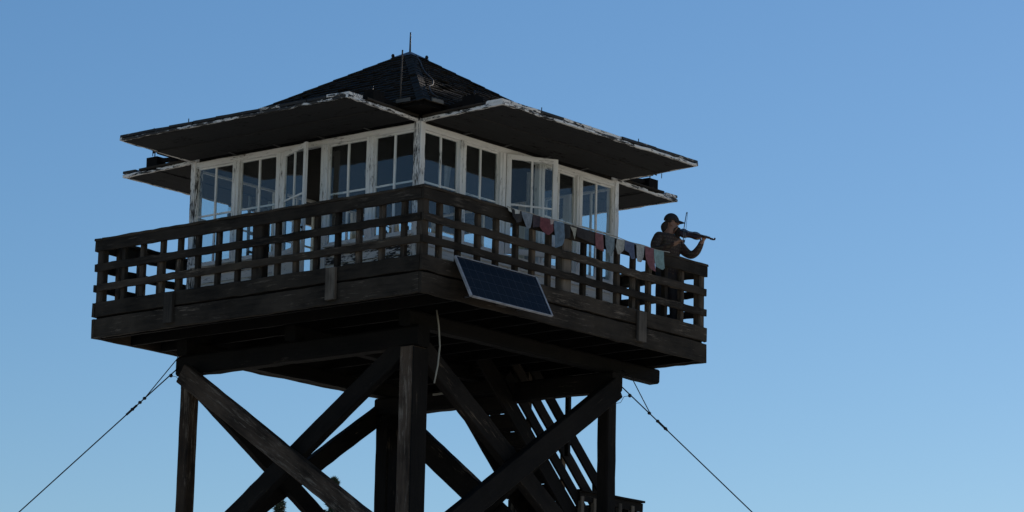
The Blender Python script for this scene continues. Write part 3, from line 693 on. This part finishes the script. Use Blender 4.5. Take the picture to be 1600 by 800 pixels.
# ------------------------------------------------------------------ guy wires, cable
def guy(sgn, label):
    leg_ = Vector((-sgn*2.06, sgn*2.06, 0)); d = Vector((-sgn, sgn, 0))/math.sqrt(2)
    top = leg_+d*.12
    o = thing('guy_wire', (leg_.x, leg_.y, -.2), label, 'guy wire', 'guy wires of the tower')
    sl = (2.32-.205)/(( 3.656-2.156)*math.sqrt(2)) if sgn > 0 else (1.961-.22)/((3.522-2.169)*math.sqrt(2))
    def W(s_, z0=-.20): # along the wire, s = horizontal metres from leg
        return leg_+d*s_+Vector((0,0,z0-sl*(s_-.14)-.0))
    end = (GZ+.0-(-.20))/-sl
    MB().tube([W(.10)+Vector((0,0,0)), W(.6), W(2.5)-Vector((0,0,.01)), W(6)-Vector((0,0,.02)), W(end)], .0085, 6).build('wire', M['iron'], o)
    MB().tube([leg_+d*.19+Vector((0,0,.02 if sgn > 0 else -.02)) + (Vector((0,0,.06)) if sgn > 0 else Vector((0,0,-.08)))*0, leg_+d*(.19 if sgn > 0 else .33)+Vector((0,0,-.10)), W(.62)], .007, 6).build('upper_strand', M['iron'], o)
    for s_ in ((.62,.68,.78) if sgn > 0 else (.60,.72,.83)):
        p_ = W(s_); MB().lathe(p_-Vector((0,0,.02)), [(.014,0),(.026,.012),(.026,.030),(.012,.042)], 8).build('clamp', M['iron'], o)
    MB().tube([W(.72), W(.86)], .016, 6).build('sleeve', M['iron'], o)
    p_ = W(.27) if sgn > 0 else W(.32)
    MB().lathe(p_-Vector((0,0,.04)), [(.014,0),(.027,.015),(.027,.035),(.012,.05)], 8).build('clamp', M['iron'], o)
    MB().tube([p_-Vector((0,0,.02)), p_-d*.08-Vector((0,0,.03)), p_-d*.13-Vector((0,0,.12)), leg_+d*.11+Vector((0,0,-.5))], .004, 5).build('loop', M['iron'], o)
    MB().tube([leg_+d*.115+Vector((0,0,-.46)), leg_+d*.115+Vector((0,0,-.53))], .013, 6).build('shackle', M['iron'], o)
    MB().lathe((leg_+d*end).to_3d()*1+Vector((0,0,GZ-.1)), [(.2,0),(.2,.2),(.12,.25)], 12).build('anchor', M['steel'], o)
guy(1, 'thin steel guy wire running down from the left tower leg')
guy(-1, 'thin steel guy wire running down from the right tower leg')
o = MB().tube([(-1.90,-2.31,.16),(-1.87,-2.33,-.05),(-1.85,-2.34,-.32),(-1.88,-2.34,-.58),(-1.93,-2.33,-.82)], .011, 8).build('hanging_cable', M['cable'])
tag(o, 'pale cable hanging loose beside the top of the near tower leg', 'cable')
o = MB().bar((1.93,1.07,-.12),(1.93,.74,-.115), .03, .03).build('marker_stick', M['cable']); tag(o, 'short pale stick fixed under the platform beams', 'stick')

# ------------------------------------------------------------------ violinist
ES = Vector((.643,-.766,0)); ET = Vector((-.766,-.643,0)); PB = Vector((2.90,-2.60,FL))
def W3(s, t_, z): return PB+ES*s+ET*t_+Vector((0,0,z-FL))
def skin(name, chains, m, parent, level=2, extra=None):
    """chains: list of lists of (point, radius or (rx,ry)); first chain's first vertex is the root; a chain may start with an int = index in the joint table"""
    verts, rad, edg, table = [], [], [], []
    for ch_ in chains:
        prev = None
        for it in ch_:
            if isinstance(it, int): prev = it; continue
            verts.append(Vector(it[0])-PB if parent else Vector(it[0])); rad.append(it[1] if isinstance(it[1], tuple) else (it[1], it[1]))
            i = len(verts)-1
            if prev is not None: edg.append((prev, i))
            prev = i
    me = bpy.data.meshes.new(name); me.from_pydata(verts, edg, [])
    o = bpy.data.objects.new(name, me); COL.objects.link(o)
    o.modifiers.new('s', 'SKIN'); 
    if not me.skin_vertices: me.skin_vertices.new()
    for i, r_ in enumerate(rad): me.skin_vertices[0].data[i].radius = r_; me.skin_vertices[0].data[i].use_root = (i == 0)
    o.modifiers['s'].use_smooth_shade = True
    sb = o.modifiers.new('ss', 'SUBSURF'); sb.levels = sb.render_levels = level
    dg = bpy.context.evaluated_depsgraph_get(); me2 = bpy.data.meshes.new_from_object(o.evaluated_get(dg))
    bpy.data.objects.remove(o)
    me2.name = name; me2.materials.clear()
    for mm in m: me2.materials.append(mm)
    o = bpy.data.objects.new(name, me2); COL.objects.link(o)
    if parent: o.parent = parent
    for p_ in me2.polygons: p_.use_smooth = True
    return o
pe = thing('person', PB, 'bearded person in dark cap and brown plaid shirt playing a violin at the platform railing', 'person')
# joint table (indices fixed by order)
B_ = [
 [(W3(-.13,0,1.38),(.185,.145)),        #0 pelvis
  (W3(-.13,.0,1.52),(.190,.150)),       #1 waist
  (W3(-.13,0,1.72),(.215,.165)),        #2 ribs
  (W3(-.125,0,1.885),(.205,.145)),        #3 chest
  (W3(-.12,0,1.99),(.098,.090)),       #4 neck base
  (W3(-.085,.0,2.05),(.068,.066)),      #5 neck
  (W3(-.065,.0,2.12),(.082,.078)),      #6 head low
  (W3(-.075,.0,2.20),(.092,.080)),      #7 skull
  (W3(-.075,.0,2.255),(.065,.060))],    #8 top
 [6,(W3(.0,.0,2.095),(.052,.048)),(W3(.028,.0,2.065),(.030,.028))],        #9,10 jaw/chin
 [7,(W3(.012,.0,2.165),(.035,.032)),(W3(.045,.0,2.148),(.013,.013))],      #11,12 nose
 [3,(W3(-.255,.13,1.94),.088),(W3(-.315,.22,1.82),.076),(W3(-.305,.30,1.70),.066),(W3(-.19,.38,1.725),.056),(W3(-.055,.42,1.785),.036),(W3(-.02,.43,1.805),(.038,.022)),(W3(.02,.435,1.825),(.034,.018))],  # right arm 13..19
 [3,(W3(.015,-.12,1.92),.090),(W3(.11,-.08,1.79),.078),(W3(.215,-.03,1.70),.072),(W3(.29,.01,1.755),.062),(W3(.345,.035,1.85),.044),(W3(.375,.04,1.90),(.030,.022)),(W3(.385,.045,1.935),(.034,.018))],  # left arm 20..26
 [0,(W3(-.20,.05,1.30),.095),(W3(-.215,.08,1.08),.082),(W3(-.21,.07,.93),.062),(W3(-.22,.03,.72),.055),(W3(-.225,.01,.55),.042),(W3(-.20,.04,.50),(.045,.04)),(W3(-.13,.11,.487),(.045,.033)),(W3(-.10,.14,.48),(.038,.025))],
 [0,(W3(-.06,-.05,1.30),.095),(W3(-.035,-.06,1.08),.082),(W3(-.02,-.06,.93),.062),(W3(-.03,-.09,.72),.055),(W3(-.04,-.11,.55),.042),(W3(-.01,-.08,.50),(.045,.04)),(W3(.06,-.02,.487),(.045,.033)),(W3(.09,.01,.48),(.038,.025))],
]
# fingers: left hand curls over the violin neck, right hand holds the bow frog
def fingers(base_i, base, dirs):
    for (o1, o2, o3) in dirs:
        B_.append([base_i,(base+o1,.0115),(base+o2,.0095),(base+o3,.008)])
lb = W3(.385,.045,1.935)
fingers(26, lb, [(ES*(.018*k-.02)+ET*.030+Vector((0,0,.018)), ES*(.02*k-.02)+ET*.045+Vector((0,0,.048-.003*k)), ES*(.02*k-.02)+ET*.020+Vector((0,0,.060-.004*k))) for k in range(4)])
B_.append([25,(W3(.345,.0,1.93),.013),(W3(.35,-.02,1.965),.010)])
rb = W3(.02,.435,1.825)
fingers(19, rb, [(ES*.022+ET*(.014*k-.02)+Vector((0,0,.008)), ES*.048+ET*(.016*k-.02)+Vector((0,0,-.004)), ES*.050+ET*(.016*k-.02)+Vector((0,0,-.028))) for k in range(4)])
B_.append([18,(W3(.01,.40,1.80),.013),(W3(.04,.405,1.80),.010)])
body = skin('body', B_, [M['shirt'], M['skin'], M['jeans'], M['shoe']], pe, 2)
for p_ in body.data.polygons:
    c = p_.center+PB; q = c-PB; s = q.dot(ES); t_ = q.dot(ET); z = c.z
    if z < .535: k = 3
    elif z < 1.42: k = 2
    elif z > 2.0 and s < .10: k = 1
    elif s > .335 and z > 1.865: k = 1
    elif t_ > .40 and s > -.055 and z > 1.70: k = 1
    else: k = 0
    p_.material_index = k
def cloth(name, mb, m, smooth=True):
    o = mb.build(name, m, pe)
    for p_ in o.data.polygons: p_.use_smooth = smooth
    return o
# cap: dome, band and brim
mb = MB(); rg = []
for k in range(8):
    a = k/7*math.pi/2; r_ = math.cos(a); rg.append([W3(-.072+.112*max(r_,.02)*math.cos(i*math.pi/10), .094*max(r_,.02)*math.sin(i*math.pi/10), 2.205+.112*math.sin(a)-(.012*math.cos(i*math.pi/10))*(1-k/7)) for i in range(20)])
mb.ring(rg, smooth=True)
cap = cloth('cap', mb, M['cap'])
mb = MB(); top_, bot_ = [], []
n_ = 12; rg = []
for k in range(5):
    u = k/4; row = []
    for i in range(n_+1):
        a = (i/n_-.5)*2.5; rx = .105+.085*u*math.cos(a*.75)
        row.append(W3(-.068+rx*math.cos(a)*1.0, .090*math.sin(a)*(1-.12*u), 2.212-.030*u-.012*math.sin(a)**2))
    rg.append(row+[v-Vector((0,0,.006)) for v in reversed(row)])
mb.ring(rg, smooth=True); o = mb.build('brim', M['cap'], cap)
hh_ = skin('hair', [[(W3(-.145,.0,2.20),(.058,.078)),(W3(-.165,.0,2.14),(.062,.078)),(W3(-.155,.0,2.075),(.055,.070)),(W3(-.135,.0,2.02),(.035,.05))],
                    [0,(W3(-.10,.062,2.20),.030),(W3(-.075,.072,2.16),.018)],[0,(W3(-.10,-.062,2.20),.030),(W3(-.075,-.072,2.16),.018)]], [M['hair']], pe, 2)
bb_ = skin('beard', [[(W3(-.030,.0,2.085),(.062,.066)),(W3(.018,.0,2.055),(.058,.056)),(W3(.020,.0,1.995),(.052,.052)),(W3(.005,.0,1.94),(.028,.032))],
                     [0,(W3(-.045,.055,2.13),.022)],[0,(W3(-.045,-.055,2.13),.022)],[1,(W3(.034,.0,2.105),(.020,.032))]], [M['hair']], pe, 2)
for s_ in (-1, 1):
    MB().lathe(W3(.018,s_*.030,2.168), [(.001,-.012),(.010,-.006),(.013,0),(.010,.006),(.001,.012)], 10).build('eye', M['ebony'], pe)
    mb = MB(); mb.ring([[W3(-.075+.022*math.cos(a)*k2, s_*(.082+.006*kk), 2.145+.034*math.sin(a)*k2) for a in [i*math.pi/6 for i in range(12)]] for kk, k2 in ((0,1.0),(1,1.0),(2,.6))], smooth=True); mb.build('ear', M['skin'], pe)
mb = MB()                                                # shirt collar
mb.ring([[W3(-.115+r_*math.cos(a), r_*.95*math.sin(a), z+.012*math.cos(a)) for a in [i*math.pi/8 for i in range(16)]] for r_, z in ((.085,1.955),(.078,2.0),(.072,2.0),(.078,1.955))], caps=False, smooth=True)
cloth('collar', mb, M['shirt'])

vi = thing('violin', W3(.03,.06,2.03), 'dark brown violin held under the chin of the person on the platform', 'violin')
va, vb = W3(.035,.05,2.030), W3(.490,.095,1.936)
vd = (vb-va).normalized(); vs = vd.cross(Vector((0,0,1))).normalized(); vs = (vs*.72+Vector((0,0,1))*-.62).normalized(); vn = vs.cross(vd).normalized()
if vn.z < 0: vn = -vn
def V(u, v, n_): return va+vd*u+vs*v+vn*n_
prof = [(0,.012),(.010,.060),(.045,.096),(.09,.096),(.125,.070),(.16,.062),(.195,.066),(.225,.080),(.26,.082),(.30,.058),(.322,.018)]
rg = []
for u, hw in prof:
    hw *= 1.12
    row = [V(u, -hw, -.016), V(u, -hw*.6, -.020), V(u, 0, -.030), V(u, hw*.6, -.020), V(u, hw, -.016), V(u, hw, .014), V(u, hw*.6, .021), V(u, 0, .030), V(u, -hw*.6, .021), V(u, -hw, .014)]
    rg.append(row)
MB().ring(rg, smooth=False).build('body', M['violin'], vi)
MB().tube([V(.31,0,.0),V(.38,0,.006),V(.44,0,.006)], .012, 8, [.016,.013,.013]).build('neck', M['violin'], vi)
mb = MB(); mb.bar(V(.20,0,.036), V(.445,0,.020), .026, .008, vn, 0); mb.build('fingerboard', M['ebony'], vi)
mb = MB(); mb.tube([V(.44,0,.008),V(.475,0,.002),V(.50,0,-.004),V(.520,0,.004),V(.522,0,.018),V(.508,0,.022)], .012, 8, [.013,.013,.012,.013,.012,.008]); mb.build('scroll', M['violin'], vi)
for k in range(4): MB().tube([V(.455+.013*k,-.028 if k % 2 else .028,.0), V(.455+.013*k,.028 if k % 2 else -.028,.0)], .005, 6).build('peg', M['ebony'], vi)
MB().bar(V(.135,-.02,.028), V(.135,.02,.028), .004, .030, vn, 0).build('bridge', M['cable'], vi)
MB().bar(V(.01,0,.027), V(.11,0,.034), .030, .008, vn, 0).build('tailpiece', M['ebony'], vi)
mb = MB()
for k in range(4): mb.tube([V(.11,-.009+.006*k,.038),V(.135,-.012+.008*k,.045),V(.45,-.006+.004*k,.025)], .0012, 4)
mb.build('strings', M['steel'], vi)
bo = thing('violin_bow', W3(.05,.42,1.80), 'thin violin bow held upright across the strings, its tip above the violin', 'bow')
ba, bt_ = W3(.075,.445,1.800), W3(.140,.02,2.325)
bd_ = (bt_-ba).normalized()
MB().tube([ba-bd_*.03, ba+(bt_-ba)*.5-ES*.010, bt_], .0065, 6, [.0075,.0065,.0065]).build('stick', M['bowstick'], bo)
MB().tube([ba+ES*.022, bt_+ES*.014], .003, 5).build('bow_hair', M['bowstick'], bo)
MB().bar(ba+ES*.011, ba+ES*.011+bd_*.05, .012, .022, ES, 0).build('frog', M['ebony'], bo)
MB().bar(bt_+ES*.006-bd_*.012, bt_+ES*.006+bd_*.008, .009, .018, ES, 0).build('tip', M['bowstick'], bo)

# ------------------------------------------------------------------ conifers far behind
M['needles'] = plain('dark conifer needles', (.030,.050,.030), .9, 0, .5, 1.5)
M['bark'] = plain('bark', (.06,.045,.035), .95)
def conifer(x, y, top, base, label, lean=0, spread=.13, bulk=1):
    o = thing('conifer_tree', (x, y, base), label, 'tree', 'added unseen firs right of the tower' if bulk > 1 else 'conifer trees behind the tower')
    h = top-base; n_ = 16
    MB().tube([(x+lean*(k/n_)**2,y,base+h*k/n_) for k in range(n_+1)], .2, 8, [.30*(1-k/n_)+.012 for k in range(n_+1)]).build('trunk', M['bark'], o)
    cr = MB(); z = base+h*.18
    while z < top-.15:
        f_ = (top-z)/h; r_ = h*spread*min(1, f_*1.05+.018)*random.uniform(.75,1.1); nb = random.randint(6, 9)
        for i in range(nb):
            a = random.uniform(0, 6.28); rr = r_*random.uniform(.6,1.1); dirb = Vector((math.cos(a), math.sin(a), random.uniform(-.25,.15) if f_ > .15 else random.uniform(.1,.9)))
            c0 = Vector((x+lean*((z-base)/h)**2,y,z)); nt_ = max(6, int(rr*9/bulk))
            for j in range(nt_):
                u = (j+.5)/nt_; p_ = c0+dirb*rr*u
                for q in range(6):
                    wv = (.17+.30*(1-u)*min(1, rr))*random.uniform(.6,1.3)*bulk**.5; v1 = Vector((random.gauss(0,1),random.gauss(0,1),random.gauss(0,.45)+.2)).normalized()*wv
                    v2 = v1.cross(Vector((random.gauss(0,1),random.gauss(0,1),random.gauss(0,1)))).normalized()*wv*.16*bulk**.3
                    cr.quad([p_-v2, p_+v2, p_+v1], [(0,0),(1,0),(1,1)])
        z += (h*.006 if bulk == 1 else h*.014)+f_*.12
    cr.build('crown', M['needles'], o)
conifer(73.4, 69.4, 12.62, -17.5, 'tall conifer whose tip shows beside the crossing of the front braces', 0, .20)
# unseen firs added at the right to keep the low sun off the tower
for k in range(9):
    d_ = 50+4*(k % 2); o_ = (k-4)*1.7-1.0; sx_, sy_ = math.sin(SUN_AZ), math.cos(SUN_AZ)
    conifer(d_*sx_+o_*sy_, d_*sy_-o_*sx_, 39+random.uniform(-1.5,2), GZ, 'unseen tall fir added to shade the tower', 0, .13, 2.2)
conifer(71.9, 71.2, 11.85, -17.5, 'shorter conifer seen low between the back braces left of the crossing', 0, .20)
